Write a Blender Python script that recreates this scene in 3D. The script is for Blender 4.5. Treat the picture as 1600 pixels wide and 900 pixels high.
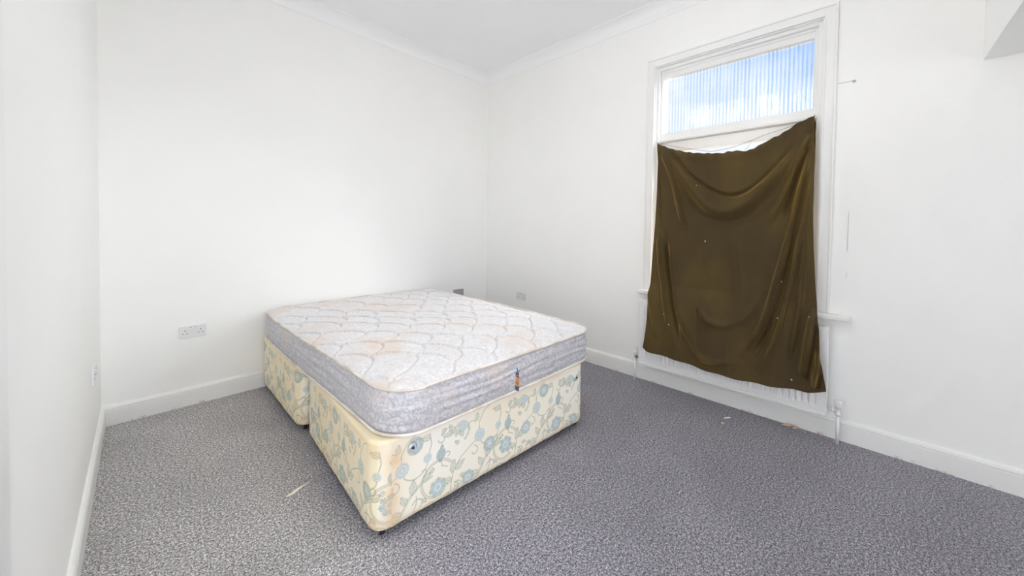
import bpy, bmesh, math, random
import numpy as np
from mathutils import Vector, Matrix
for o in list(bpy.data.objects): bpy.data.objects.remove(o, do_unlink=True)
SC = bpy.context.scene
COL = SC.collection
R = math.radians
PI = math.pi

# ------------------------------------------------------------------ camera, sky, lights, exposure
# Room axes: the far corner is the origin, the bed-head wall lies in Y=0, the window wall in X=0,
# the room is X<0, Y<0, the floor z=0.
cam = bpy.data.cameras.new('camera'); camo = bpy.data.objects.new('camera', cam); COL.objects.link(camo)
YAW, PITCH, ROLL = 0.7972, 0.0214, 0.0138
cp, sp, cy, sy = math.cos(PITCH), math.sin(PITCH), math.cos(YAW), math.sin(YAW)
fw = Vector((sy*cp, cy*cp, -sp)); rt = Vector((cy, -sy, 0)); up = rt.cross(fw)
c_, s_ = math.cos(ROLL), math.sin(ROLL)
rt2 = rt*c_ + up*s_; up2 = up*c_ - rt*s_
M = Matrix((rt2, up2, -fw)).transposed().to_4x4(); M.translation = Vector((-3.0594, -3.4385, 1.3))
camo.matrix_world = M
cam.sensor_width = 36; cam.lens = 568.39/1600*36; cam.shift_y = -82.53/1600; cam.clip_start = .02
SC.camera = camo

SC.view_settings.view_transform = 'Standard'; SC.view_settings.look = 'None'
SC.view_settings.gamma = 1; SC.view_settings.use_curve_mapping = False
SC.view_settings.exposure = 0.13
SC.cycles.diffuse_bounces = 10; SC.cycles.max_bounces = 16; SC.cycles.transparent_max_bounces = 16

def lin(c):
    return tuple(((x/255)/12.92 if x/255 <= .04045 else (((x/255)+.055)/1.055)**2.4) for x in c)

class NT:
    """small helper round a node tree"""
    def __init__(s, tree): s.t = tree; s.n = tree.nodes; s.l = tree.links
    def new(s, kind, **kw):
        n = s.n.new(kind)
        for k, v in kw.items(): setattr(n, k, v)
        return n
    def put(s, sock, v):
        if isinstance(v, bpy.types.NodeSocket): s.l.new(v, sock)
        elif v is not None:
            if hasattr(sock.default_value, '__len__') and not hasattr(v, '__len__'): v = [v]*len(sock.default_value)
            if sock.type == 'RGBA' and len(v) == 3: v = (*v, 1)
            sock.default_value = v
    def math(s, op, a, b=None, c=None, clamp=False):
        n = s.new('ShaderNodeMath', operation=op, use_clamp=clamp)
        for i, v in enumerate((a, b, c)):
            if v is not None: s.put(n.inputs[i], v)
        return n.outputs[0]
    def mix(s, f, a, b, mode='MIX'):
        n = s.new('ShaderNodeMix', data_type='RGBA', blend_type=mode)
        s.put(n.inputs[0], f); s.put(n.inputs[6], a); s.put(n.inputs[7], b); return n.outputs[2]
    def noise(s, vec, scale, detail=2, rough=.5, dist=0.):
        n = s.new('ShaderNodeTexNoise'); s.put(n.inputs['Vector'], vec); n.inputs['Scale'].default_value = scale
        n.inputs['Detail'].default_value = detail; n.inputs['Roughness'].default_value = rough
        n.inputs['Distortion'].default_value = dist; return n.outputs['Fac']
    def ramp(s, f, stops):
        n = s.new('ShaderNodeValToRGB'); s.put(n.inputs[0], f); e = n.color_ramp.elements
        while len(e) < len(stops): e.new(.5)
        for k, (p, c) in enumerate(stops):
            e[k].position = p; e[k].color = (*c, 1) if len(c) == 3 else c
        return n.outputs[0]
    def rng(s, v, a, b, lo=0., hi=1.):
        n = s.new('ShaderNodeMapRange', interpolation_type='SMOOTHSTEP'); s.put(n.inputs[0], v)
        n.inputs[1].default_value = a; n.inputs[2].default_value = b; n.inputs[3].default_value = lo; n.inputs[4].default_value = hi
        return n.outputs[0]
    def obj(s): return s.new('ShaderNodeTexCoord').outputs['Object']
    def mapping(s, vec, scale=(1, 1, 1), rot=(0, 0, 0)):
        n = s.new('ShaderNodeMapping'); s.put(n.inputs[0], vec); n.inputs['Scale'].default_value = scale
        n.inputs['Rotation'].default_value = rot; return n.outputs[0]
    def bump(s, h, strength=.3, dist=.01):
        n = s.new('ShaderNodeBump'); s.put(n.inputs['Height'], h); n.inputs['Strength'].default_value = strength
        n.inputs['Distance'].default_value = dist; return n.outputs[0]

def material(name, color=(200, 200, 200), rough=.6, **kw):
    m = bpy.data.materials.new(name); m.use_nodes = True
    T = NT(m.node_tree); b = T.n['Principled BSDF']
    b.inputs['Base Color'].default_value = (*lin(color), 1); b.inputs['Roughness'].default_value = rough
    for k, v in kw.items(): b.inputs[k.replace('_', ' ')].default_value = v
    return m, T, b

# sky: blue patch high up, white cloud below and to the left of it, as the transom shows
w = bpy.data.worlds.new('sky'); SC.world = w; w.use_nodes = True
W = NT(w.node_tree); bg = W.n['Background']
vec = W.new('ShaderNodeTexCoord').outputs['Generated']
sep = W.new('ShaderNodeSeparateXYZ'); W.put(sep.inputs[0], vec)
nz = W.noise(W.mapping(vec, (1, 1, 3.2)), 2.6, 6, .55, .3)
h = W.math('ADD', W.math('MULTIPLY', sep.outputs[2], 2.8), W.math('MULTIPLY', sep.outputs[1], -.95))
h = W.math('ADD', h, W.math('MULTIPLY', W.math('SUBTRACT', nz, .5), .8))
blue = W.rng(h, .72, .98)
wisp = W.rng(W.noise(W.mapping(vec, (1.2, 1.2, 5)), 4.5, 5, .6), .42, .7)
base = W.mix(W.math('MULTIPLY', wisp, .25), lin((238, 243, 250)), lin((196, 215, 244)))
col = W.mix(blue, base, lin((120, 172, 236)))
col = W.mix(W.rng(sep.outputs[2], -.06, .03), (.92, .90, .90), col)
W.put(bg.inputs['Color'], col); bg.inputs['Strength'].default_value = 1.08

# daylight: broad bright sky coming in over the curtain, then an added fill light outside an unseen rear window
sun = bpy.data.lights.new('sun', 'SUN'); sun.energy = 30.0; sun.angle = R(52); sun.color = (1, .995, .98)
suno = bpy.data.objects.new('sun', sun); COL.objects.link(suno)
suno.rotation_euler = Vector((-2.4, 1.7, -1.7)).to_track_quat('-Z', 'Y').to_euler(); suno.location = (2, -4, 4)
ar = bpy.data.lights.new('rear_fill_light', 'AREA'); ar.shape = 'RECTANGLE'; ar.size = 2.5; ar.size_y = 1.9  # added area fill behind the room, outside the rear opening
ar.energy = 5; ar.color = (1, .99, .985)
aro = bpy.data.objects.new('rear_fill_light', ar); COL.objects.link(aro)
aro.location = (-1.62, -8.28, 1.75); aro.rotation_euler = (R(90), 0, 0)

def lamp(name, loc, energy, radius, color=(1, 1, 1)):
    l = bpy.data.lights.new(name, 'POINT'); l.energy = energy; l.shadow_soft_size = radius; l.color = color
    o = bpy.data.objects.new(name, l); COL.objects.link(o); o.location = loc
dl = bpy.data.lights.new('door_fill_light', 'AREA'); dl.shape = 'RECTANGLE'; dl.size = .80; dl.size_y = 1.9; dl.energy = 10; dl.color = (1, .99, .98)  # added area fill shining in through the unseen doorway
dlo = bpy.data.objects.new('door_fill_light', dl); COL.objects.link(dlo); dlo.location = (-3.55, -2.87, 1.03); dlo.rotation_euler = (R(90), 0, R(-90))
lamp('overhead_fill_light', (-1.75, -2.6, 2.72), 16, .12)  # added overhead fill, no fitting hangs here
fl = bpy.data.lights.new('camera_fill_spot', 'SPOT'); fl.energy = 68; fl.shadow_soft_size = .3; fl.spot_size = R(115); fl.spot_blend = 1  # added fill spot out of view near the camera
flo = bpy.data.objects.new('camera_fill_spot', fl); COL.objects.link(flo); flo.location = (-2.95, -4.1, 1.5)
flo.rotation_euler = (Vector((-2.55, -.9, .35))-flo.location).to_track_quat('-Z', 'Y').to_euler()

# ------------------------------------------------------------------ mesh helpers
def tag(o, label=None, cat=None, group=None, kind=None):
    if label: o['label'] = label
    if cat: o['category'] = cat
    if group: o['group'] = group
    if kind: o['kind'] = kind
    return o
def empty(name, loc=(0, 0, 0), rz=0.):
    o = bpy.data.objects.new(name, None); COL.objects.link(o); o.location = loc; o.rotation_euler = (0, 0, rz)
    o.empty_display_size = .05; return o
def link(name, me, mat, parent=None, smooth=False, loc=None):
    o = bpy.data.objects.new(name, me); COL.objects.link(o)
    for m in (mat if isinstance(mat, (list, tuple)) else [mat]): me.materials.append(m)
    if smooth:
        me.polygons.foreach_set('use_smooth', [True]*len(me.polygons))
    if parent: o.parent = parent
    if loc: o.location = loc
    return o
def from_bm(name, bm, mat, parent=None, smooth=False, bevel=0., seg=2):
    if bevel: bmesh.ops.bevel(bm, geom=[e for e in bm.edges], offset=bevel, segments=seg, affect='EDGES', profile=.6, clamp_overlap=True)
    bmesh.ops.recalc_face_normals(bm, faces=bm.faces)
    me = bpy.data.meshes.new(name); bm.to_mesh(me); bm.free()
    return link(name, me, mat, parent, smooth)
def add_box(bm, x0, x1, y0, y1, z0, z1):
    v = [bm.verts.new(p) for p in [(x0, y0, z0), (x1, y0, z0), (x1, y1, z0), (x0, y1, z0), (x0, y0, z1), (x1, y0, z1), (x1, y1, z1), (x0, y1, z1)]]
    for f in [(0, 3, 2, 1), (4, 5, 6, 7), (0, 1, 5, 4), (1, 2, 6, 5), (2, 3, 7, 6), (3, 0, 4, 7)]: bm.faces.new([v[i] for i in f])
def box(name, x0, x1, y0, y1, z0, z1, mat, parent=None, bevel=0., kind=None):
    bm = bmesh.new(); add_box(bm, x0, x1, y0, y1, z0, z1)
    o = from_bm(name, bm, mat, parent, bevel=bevel)
    if kind: o['kind'] = kind
    return o
def extrude_profile(name, prof, p0, p1, out, mat, kind=None, parent=None, m0=0., m1=0.):
    """a moulding: profile points (d out from the wall, height) swept from p0 to p1; m0/m1 mitre by d at each end"""
    p0, p1, out = Vector(p0), Vector(p1), Vector(out); ax = (p1-p0).normalized()
    bm = bmesh.new(); A = []; B = []
    for d, hgt in prof:
        A.append(bm.verts.new(p0 + out*d + Vector((0, 0, hgt)) + ax*(m0*d)))
        B.append(bm.verts.new(p1 + out*d + Vector((0, 0, hgt)) - ax*(m1*d)))
    n = len(prof)
    for i in range(n): bm.faces.new((A[i], A[(i+1) % n], B[(i+1) % n], B[i]))
    bm.faces.new(A); bm.faces.new(B[::-1])
    o = from_bm(name, bm, mat, parent)
    if kind: o['kind'] = kind
    return o
def grid_mesh(name, P, mat, parent=None, wrap_u=False, smooth=True, attrs=None):
    """P: numpy (nu, nv, 3)"""
    nu, nv = P.shape[:2]
    me = bpy.data.meshes.new(name)
    idx = np.arange(nu*nv).reshape(nu, nv)
    if wrap_u: idx = np.vstack([idx, idx[:1]])
    q = np.stack([idx[:-1, :-1], idx[1:, :-1], idx[1:, 1:], idx[:-1, 1:]], -1).reshape(-1, 4)
    me.vertices.add(nu*nv); me.vertices.foreach_set('co', P.reshape(-1).astype(np.float32))
    me.loops.add(q.size); me.loops.foreach_set('vertex_index', q.reshape(-1).astype(np.int32))
    me.polygons.add(len(q)); me.polygons.foreach_set('loop_start', np.arange(0, q.size, 4).astype(np.int32))
    me.update(calc_edges=True); me.validate()
    for k, a in (attrs or {}).items():
        c = me.color_attributes.new(k, 'FLOAT_COLOR', 'POINT')
        rgba = np.ones((nu*nv, 4), np.float32); rgba[:, :3] = a.reshape(-1, 3); c.data.foreach_set('color', rgba.reshape(-1))
    return link(name, me, mat, parent, smooth)
def tube(name, pts, r, mat, parent=None, closed=False, res=5):
    cu = bpy.data.curves.new(name, 'CURVE'); cu.dimensions = '3D'; cu.bevel_depth = r; cu.bevel_resolution = res
    s = cu.splines.new('POLY'); s.points.add(len(pts)-1)
    for k, p in enumerate(pts): s.points[k].co = (*p, 1)
    s.use_cyclic_u = closed; cu.use_fill_caps = True
    t = bpy.data.objects.new(name, cu); COL.objects.link(t)
    me = bpy.data.meshes.new_from_object(t); bpy.data.objects.remove(t, do_unlink=True)
    return link(name, me, mat, parent, True)
def add_lathe(bm, prof, org=(0, 0, 0), axis='Z', n=20):
    org = Vector(org); rings = []
    for r, hgt in prof:
        ring = []
        for k in range(n):
            a = 2*PI*k/n; c, s = r*math.cos(a), r*math.sin(a)
            p = {'Z': (c, s, hgt), 'X': (hgt, c, s), 'Y': (s, hgt, c)}[axis]
            ring.append(bm.verts.new(org+Vector(p)))
        rings.append(ring)
    for a, b in zip(rings, rings[1:]):
        for k in range(n): bm.faces.new((a[k], a[(k+1) % n], b[(k+1) % n], b[k]))
    bm.faces.new(rings[0][::-1]); bm.faces.new(rings[-1])
def lathe(name, prof, mat, parent=None, org=(0, 0, 0), axis='Z', n=20):
    bm = bmesh.new(); add_lathe(bm, prof, org, axis, n); o = from_bm(name, bm, mat, parent, True); 
    return o

# ------------------------------------------------------------------ materials
def paint(name, color, rough, bump=.12, scale=60., tint=.02):
    m, T, b = material(name, color, rough)
    p = T.obj(); n1 = T.noise(p, scale, 4, .6); n2 = T.noise(p, 1.3, 3, .5)
    c = T.mix(T.rng(n2, .3, .7), lin(color), tuple(x*(1-tint) for x in lin(color)))
    T.put(b.inputs['Base Color'], c)
    T.put(b.inputs['Normal'], T.bump(T.math('ADD', n1, T.math('MULTIPLY', T.noise(p, 5, 3), .9)), bump, .004))
    return m
M_WALL = paint('white_emulsion', (247, 247, 245), .62)
M_CEIL = paint('ceiling_white', (247, 247, 248), .8)
M_GLOSS = paint('white_gloss_paint', (240, 240, 239), .32, .05, 30.)
M_DIRTY, T, b = material('worn_white_gloss', (234, 233, 232), .4)
p = T.obj(); d = T.rng(T.noise(T.mapping(p, (1, 1, 5)), 9, 6, .7), .60, .78)
T.put(b.inputs['Base Color'], T.mix(T.math('MULTIPLY', d, .35), lin((236, 236, 234)), lin((176, 160, 146))))
M_OUT = paint('outside_render', (200, 195, 190), .9)

# skirting with scuffs and a bare-wood stain along its foot
M_SKIRT, T, b = material('skirting_gloss', (236, 236, 234), .38)
p = T.obj(); sz = T.new('ShaderNodeSeparateXYZ'); T.put(sz.inputs[0], p)
foot = T.math('SUBTRACT', 1, T.rng(sz.outputs[2], .0, .022))
sc = T.rng(T.noise(p, 14, 5, .7), .52, .66)
d = T.math('MULTIPLY', foot, sc)
d2 = T.math('MULTIPLY', T.rng(T.noise(T.mapping(p, (1, 1, 3)), 7, 5, .7), .62, .8), .18)
T.put(b.inputs['Base Color'], T.mix(d2, T.mix(T.math('MULTIPLY', d, .8), lin((238, 238, 236)), lin((190, 150, 118))), lin((190, 180, 172))))

# carpet: grey heather loop pile
M_CARPET, T, b = material('grey_carpet', (120, 117, 120), .95)
p = T.obj()
g1 = T.noise(p, 210, 3, .75); g2 = T.noise(p, 95, 3, .7); g3 = T.noise(p, 2.2, 4, .6, .6)
f = T.math('ADD', T.math('MULTIPLY', g1, .62), T.math('MULTIPLY', g2, .38))
c = T.ramp(f, [(.38, lin((34, 32, 42))), (.45, lin((92, 90, 99))), (.505, lin((140, 138, 146))), (.56, lin((194, 191, 197))), (.64, lin((246, 242, 242)))])
c = T.mix(T.rng(T.noise(p, 160, 2), .58, .68), c, lin((140, 120, 122)), 'MIX')
c = T.mix(T.rng(T.noise(T.mapping(p, (1.3, 1, 1)), 130, 2), .60, .70), c, lin((128, 134, 150)))
c = T.mix(T.rng(g3, .35, .7, 0., .22), c, lin((92, 90, 96)))
sx = T.new('ShaderNodeSeparateXYZ'); T.put(sx.inputs[0], p)     # light painted into the carpet, brighter between the bed and the left wall
lit_strip = T.math('MULTIPLY', T.rng(T.math('ADD', sx.outputs[0], T.math('MULTIPLY', T.noise(p, 1.6, 3), .5)), -2.35, -1.95, 1., 0.), T.rng(sx.outputs[1], -2.6, -1.9, .1, 1.))
cd = T.mix(1., c, (1.60, 1.62, 1.46, 1), 'MULTIPLY'); c = T.mix(lit_strip, c, cd)
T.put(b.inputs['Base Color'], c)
T.put(b.inputs['Normal'], T.bump(f, .55, .006)); b.inputs['Specular IOR Level'].default_value = .1
b.inputs['Sheen Weight'].default_value = .15

# mattress panel fabric: off-white damask with faint peach stains
M_MTOP, T, b = material('mattress_damask_top', (226, 222, 220), .75)
p = T.obj()
dm = T.noise(T.mapping(p, (1, 1, 1)), 34, 4, .6, 2.4)
stn = T.noise(p, 3.1, 5, .62, .5); stn2 = T.noise(p, 7.5, 5, .7)
edge = T.new('ShaderNodeSeparateXYZ'); T.put(edge.inputs[0], p)
left = T.rng(edge.outputs[0], -.35, .6, .85, .0)
c = T.mix(T.rng(dm, .44, .56), lin((232, 231, 231)), lin((216, 214, 216)))
c = T.mix(T.math('MULTIPLY', T.rng(stn, .44, .74), T.math('ADD', left, .12)), c, lin((222, 206, 192)))
c = T.mix(T.rng(stn2, .56, .74, 0, .30), c, lin((216, 202, 190)))
T.put(b.inputs['Base Color'], c)
T.put(b.inputs['Normal'], T.bump(T.math('ADD', dm, T.math('MULTIPLY', T.noise(p, 300, 2), .4)), .35, .004))
b.inputs['Sheen Weight'].default_value = .2
# mattress border: lilac-grey damask with lighter scroll pattern
M_MSIDE, T, b = material('mattress_damask_border', (190, 188, 196), .55)
p = T.obj()
dm = T.noise(p, 26, 3, .55, 3.2); fine = T.noise(p, 90, 3, .6, 1.5)
c = T.mix(T.rng(dm, .47, .55), lin((178, 176, 181)), lin((208, 206, 209)))
c = T.mix(T.rng(fine, .5, .62, 0, .5), c, lin((206, 205, 214)))
c = T.mix(T.rng(T.noise(p, 4, 4, .6), .5, .72, 0, .6), c, lin((214, 198, 186)))
T.put(b.inputs['Base Color'], c); T.put(b.inputs['Normal'], T.bump(T.math('ADD', dm, fine), .4, .004))
b.inputs['Sheen Weight'].default_value = .2
M_PIPING, T, b = material('ivory_tape', (226, 214, 198), .7)
T.put(b.inputs['Base Color'], T.mix(T.rng(T.noise(T.obj(), 9, 4), .4, .65), lin((232, 226, 218)), lin((208, 197, 184))))
# divan ticking: pattern colours are painted into the fabric attribute
M_TICK, T, b = material('divan_floral_fabric', (235, 226, 205), .6)
at = T.new('ShaderNodeAttribute'); at.attribute_name = 'fabric'; p = T.obj()
wv = T.noise(T.mapping(p, (1, 1, 1)), 420, 2)
c = T.mix(T.rng(wv, .4, .7, 0, .12), at.outputs['Color'], lin((250, 246, 236)))
T.put(b.inputs['Base Color'], c); T.put(b.inputs['Normal'], T.bump(T.math('ADD', wv, T.math('MULTIPLY', T.noise(p, 14, 3), .6)), .15, .004))
b.inputs['Sheen Weight'].default_value = .1
M_BLACK, _, _ = material('black_underside_cloth', (38, 34, 34), .9)
M_PLASTIC_BLACK, _, _ = material('black_castor_plastic', (30, 30, 34), .4)
M_METAL, _, _ = material('castor_steel', (180, 180, 185), .3, Metallic=1.)
M_SILVER, _, _ = material('silver_button_plastic', (205, 212, 216), .25, Metallic=.3)
M_SOCK, _, _ = material('socket_white_plastic', (231, 231, 232), .3)
M_SOCKGREY, _, _ = material('socket_grey_plastic', (172, 168, 172), .35)
M_SLOT, _, _ = material('socket_slot_dark', (60, 58, 60), .6)
M_WHITEMETAL, _, _ = material('radiator_white_enamel', (236, 236, 236), .35)
M_WIRE, _, _ = material('curtain_wire', (150, 140, 138), .5)
M_RUST, _, _ = material('tarnished_valve', (150, 128, 112), .5, Metallic=.4)
M_CRACK, _, _ = material('crack_grey', (180, 180, 184), .9)  # grey of the split seams in the paint
M_PAPER, _, _ = material('paper_scrap', (240, 234, 214), .8)
M_WOOD, _, _ = material('wood_chip', (222, 190, 160), .8)
M_WHITECRUMB, _, _ = material('plaster_crumb', (238, 234, 228), .8)
M_TAGB, _, _ = material('tag_navy', (70, 84, 116), .5)
M_TAGO, T, b = material('tag_orange', (196, 128, 72), .5)
p = T.obj(); T.put(b.inputs['Base Color'], T.mix(T.rng(T.noise(p, 120, 2), .48, .56), lin((206, 142, 84)), lin((120, 70, 44))))

# velvet
M_VELVET, T, b = material('olive_brown_velvet', (86, 70, 30), .85)
p = T.obj()
v1 = T.noise(T.mapping(p, (1, 1, .5)), 3, 3, .5); v2 = T.noise(p, 260, 2, .6)
c = T.mix(T.rng(v1, .35, .68), lin((78, 65, 44)), lin((94, 78, 45)))
c = T.mix(T.rng(v2, .35, .7, 0, .35), c, lin((56, 46, 28)))
vo = T.new('ShaderNodeTexVoronoi'); T.put(vo.inputs['Vector'], T.mapping(p, (1, 1, .8))); vo.inputs['Scale'].default_value = 16
vs = T.new('ShaderNodeSeparateColor'); T.put(vs.inputs[0], vo.outputs['Color'])
speck = T.math('MULTIPLY', T.math('LESS_THAN', vo.outputs['Distance'], .075), T.math('GREATER_THAN', vs.outputs[0], .90))
c = T.mix(speck, c, lin((205, 200, 185)))
T.put(b.inputs['Base Color'], c); T.put(b.inputs['Normal'], T.bump(v2, .35, .003))
b.inputs['Sheen Weight'].default_value = 1.; b.inputs['Sheen Roughness'].default_value = .33
b.inputs['Sheen Tint'].default_value = (*lin((235, 190, 96)), 1); b.inputs['Specular IOR Level'].default_value = .15

def glass(name, refr, tint, ribs=False):
    m = bpy.data.materials.new(name); m.use_nodes = True; T = NT(m.node_tree); T.n.clear()
    tr = T.new('ShaderNodeBsdfTransparent'); T.put(tr.inputs[0], tint)
    rf = T.new('ShaderNodeBsdfRefraction'); rf.inputs['IOR'].default_value = 1.45; T.put(rf.inputs[0], tint); rf.inputs['Roughness'].default_value = .03
    gl = T.new('ShaderNodeBsdfGlossy'); gl.inputs['Roughness'].default_value = .05
    m1 = T.new('ShaderNodeMixShader'); m1.inputs[0].default_value = refr; T.l.new(tr.outputs[0], m1.inputs[1]); T.l.new(rf.outputs[0], m1.inputs[2])
    last = m1
    if ribs:      # bluish tint along the rib flanks
        sp_ = T.new('ShaderNodeSeparateXYZ'); T.put(sp_.inputs[0], T.obj())
        y = T.math('DIVIDE', T.math('SUBTRACT', sp_.outputs[1], WY0+.045+2.67), (WY1-.042-WY0-.045)/42)
        wv = T.math('ABSOLUTE', T.math('SINE', T.math('MULTIPLY', y, PI)))
        nn = T.noise(T.mapping(T.obj(), (1, 1, .10)), 26, 2)
        f = T.math('MULTIPLY', T.rng(wv, .25, .9, 1., 0.), T.rng(nn, .38, .6, .25, 1.))
        tc = T.mix(f, (1., 1., 1.), (.80, .88, .96)); T.put(tr.inputs[0], tc); T.put(rf.inputs[0], tc)
    m2 = T.new('ShaderNodeMixShader'); m2.inputs[0].default_value = .04; T.l.new(last.outputs[0], m2.inputs[1]); T.l.new(gl.outputs[0], m2.inputs[2])
    o = T.new('ShaderNodeOutputMaterial'); T.l.new(m2.outputs[0], o.inputs[0]); return m
WY0, WY1 = -3.212, -2.125
M_REED = glass('reeded_glass', .5, (.98, .99, .99), True); M_GLASS = glass('clear_glass', 0., (.98, .98, .98))

# ------------------------------------------------------------------ room shell
XL, YB, HC = -3.2355, -8.0, 3.17      # left wall, rear wall, ceiling height
WY0, WY1, WZ0, WZ1 = -3.212, -2.125, .785, 2.665     # window opening
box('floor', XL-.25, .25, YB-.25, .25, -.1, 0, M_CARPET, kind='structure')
box('ceiling', XL-.25, .25, YB-.25, .25, HC, HC+.1, M_CEIL, kind='structure')
box('wall_back', XL-.25, .25, 0, .25, 0, HC, M_WALL, kind='structure')
def wall_with_hole(name, axis, a0, a1, h0, h1, z0, z1, d0, d1):
    bm = bmesh.new()
    def B(p, q, r, s):
        if axis == 'Y': add_box(bm, d0, d1, p, q, r, s)
        else: add_box(bm, p, q, d0, d1, r, s)
    B(a0, h0, 0, HC); B(h1, a1, 0, HC); B(h0, h1, z1, HC)
    if z0 > 0: B(h0, h1, 0, z0)
    bmesh.ops.remove_doubles(bm, verts=bm.verts, dist=1e-5)
    return tag(from_bm(name, bm, M_WALL), kind='structure')
wall_with_hole('wall_right', 'Y', YB, 0, WY0, WY1, WZ0, WZ1, 0, .125)
wall_with_hole('wall_left', 'Y', YB, 0, -3.31, -2.43, 0, 2.05, XL-.25, XL)
wall_with_hole('wall_front', 'X', XL, 0, -2.85, -.4, .85, 2.65, YB-.25, YB)
# doorway added unseen beside the camera to admit fill light: lining and architrave
d1 = tag(empty('added_door_1', (XL-.125, -2.87, 0)), kind='structure')
bm = bmesh.new()
for (a, b_, c, d_) in [(-.44, -.41, 0, 2.05), (.41, .44, 0, 2.05), (-.41, .41, 2.02, 2.05)]: add_box(bm, -.125, .128, a, b_, c, d_)
from_bm('added_door_lining', bm, M_GLOSS, d1)
bm = bmesh.new()
for (a, b_, c, d_) in [(-.50, -.425, 0, 2.11), (.425, .50, 0, 2.11), (-.425, .425, 2.035, 2.11)]: add_box(bm, .1255, .139, a, b_, c, d_)
from_bm('added_door_architrave', bm, M_GLOSS, d1)
# rear window added out of view to let in light: plain frame
w2 = tag(empty('added_window_2', (-1.62, YB-.15, .85)), kind='structure')
bm = bmesh.new()
for (a, b_, c, d_) in [(-1.225, -1.17, 0, 1.8), (1.17, 1.225, 0, 1.8), (-1.17, 1.17, 0, .06), (-1.17, 1.17, 1.74, 1.8), (-.03, .03, .06, 1.74)]:
    add_box(bm, a, b_, -.03, .03, c, d_)
from_bm('window_frame', bm, M_GLOSS, w2)
box('sill', -1.28, 1.28, .0, .21, -.03, 0, M_GLOSS, w2)

# downstand beam across the room
box('ceiling_beam', XL, 0, -4.24, -3.845, 2.198, HC, M_WALL, kind='structure', bevel=.003)

SK = [(0, 0), (.018, 0), (.018, .100), (.0165, .103), (.0165, .106), (.019, .110), (.015, .122), (.008, .130), (0, .133)]
extrude_profile('baseboard_back', SK, (XL, 0, 0), (0, 0, 0), (0, -1, 0), M_SKIRT, 'structure', m0=1, m1=1)
extrude_profile('baseboard_right', SK, (0, 0, 0), (0, YB, 0), (-1, 0, 0), M_SKIRT, 'structure', m0=1)
extrude_profile('baseboard_left', SK, (XL, -2.37, 0), (XL, 0, 0), (1, 0, 0), M_SKIRT, 'structure', m1=1)
extrude_profile('baseboard_left', SK, (XL, YB, 0), (XL, -3.37, 0), (1, 0, 0), M_SKIRT, 'structure')
CV = [(0, HC), (0, HC-.103), (.006, HC-.103), (.010, HC-.090)] + [(.012+.088*(1-math.cos(a)), HC-.088+.080*math.sin(a)) for a in np.linspace(0.08, PI/2, 10)] + [(.103, HC-.006), (.103, HC)]
extrude_profile('trim_1', CV, (XL, 0, 0), (0, 0, 0), (0, -1, 0), M_CEIL, 'structure', m0=1, m1=1)
extrude_profile('trim_2', CV, (0, 0, 0), (0, -3.845, 0), (-1, 0, 0), M_CEIL, 'structure', m0=1)
extrude_profile('trim_3', CV, (XL, -3.845, 0), (XL, 0, 0), (1, 0, 0), M_CEIL, 'structure', m1=1)

# ------------------------------------------------------------------ window
win = tag(empty('window_1', (0, -2.67, WZ0)), kind='structure'); win_off = Vector((0, -2.67, WZ0))
def wbox(bm, x0, x1, y0, y1, z0, z1): add_box(bm, x0, x1, y0+2.67, y1+2.67, z0-WZ0, z1-WZ0)
def wpart(name, boxes, mat, bevel=.002):
    bm = bmesh.new()
    for bx in boxes: wbox(bm, *bx)
    return from_bm(name, bm, mat, win, bevel=bevel, seg=2)
# architrave: flat board with raised beads, three sides
def ring(x0, x1, o, i, zb, bottom=False):
    """a frame strip between outward offset o and inward offset i of the opening"""
    L = [(x0, x1, WY1-i, WY1+o, zb, WZ1+o), (x0, x1, WY0-o, WY0+i, zb, WZ1+o), (x0, x1, WY0+i, WY1-i, WZ1-i, WZ1+o)]
    if bottom: L.append((x0, x1, WY0+i, WY1-i, zb, zb+bottom))
    return L
wpart('architrave', ring(-.012, 0, .060, 0, WZ0), M_GLOSS, .002)
wpart('architrave_bead', ring(-.020, -.012, .066, -.054, WZ0), M_GLOSS, .003)
wpart('architrave_bead', ring(-.019, -.012, .010, 0, WZ0), M_GLOSS, .003)
wpart('window_frame', ring(.02, .12, 0, .030, WZ0, .03) + ring(.045, .12, -.03, .048, WZ0), M_GLOSS, .003)
wpart('window_frame', ring(-.002, .02, 0, .008, WZ0), M_GLOSS, .002)
# fixed light over the transom bar
wpart('fixed_sash', [(.053, .112, WY1-.053, WY1-.028, 2.10, WZ1-.03), (.053, .112, WY0+.028, WY0+.053, 2.10, WZ1-.03), (.055, .11, WY0+.028, WY1-.028, 2.575, WZ1-.045), (.055, .11, WY0+.04, WY1-.04, 2.085, 2.112)], M_DIRTY, .003)
bm = bmesh.new()     # transom bar with a sloped face and a projecting lip
prof = [(.12, 2.035), (.012, 2.035), (.010, 2.048), (.016, 2.052), (.040, 2.058), (.050, 2.112), (.12, 2.112)]
A = [bm.verts.new((x, WY0+.028+2.67, z-WZ0)) for x, z in prof]; B_ = [bm.verts.new((x, WY1-.028+2.67, z-WZ0)) for x, z in prof]
for k in range(len(prof)): bm.faces.new((A[k], A[(k+1) % len(prof)], B_[(k+1) % len(prof)], B_[k]))
bm.faces.new(A); bm.faces.new(B_[::-1]); from_bm('transom_bar', bm, M_DIRTY, win)
# lower sash: rails and stiles
wpart('lower_sash', [(.045, .095, WY0+.03, WY1-.03, 1.945, 2.028), (.045, .095, WY0+.03, WY0+.085, .87, 1.945), (.045, .095, WY1-.085, WY1-.03, .87, 1.945),
                     (.045, .095, WY0+.03, WY1-.03, .795, .87), (.038, .05, WY0+.05, WY1-.05, 1.945, 1.957)], M_GLOSS, .003)
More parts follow.
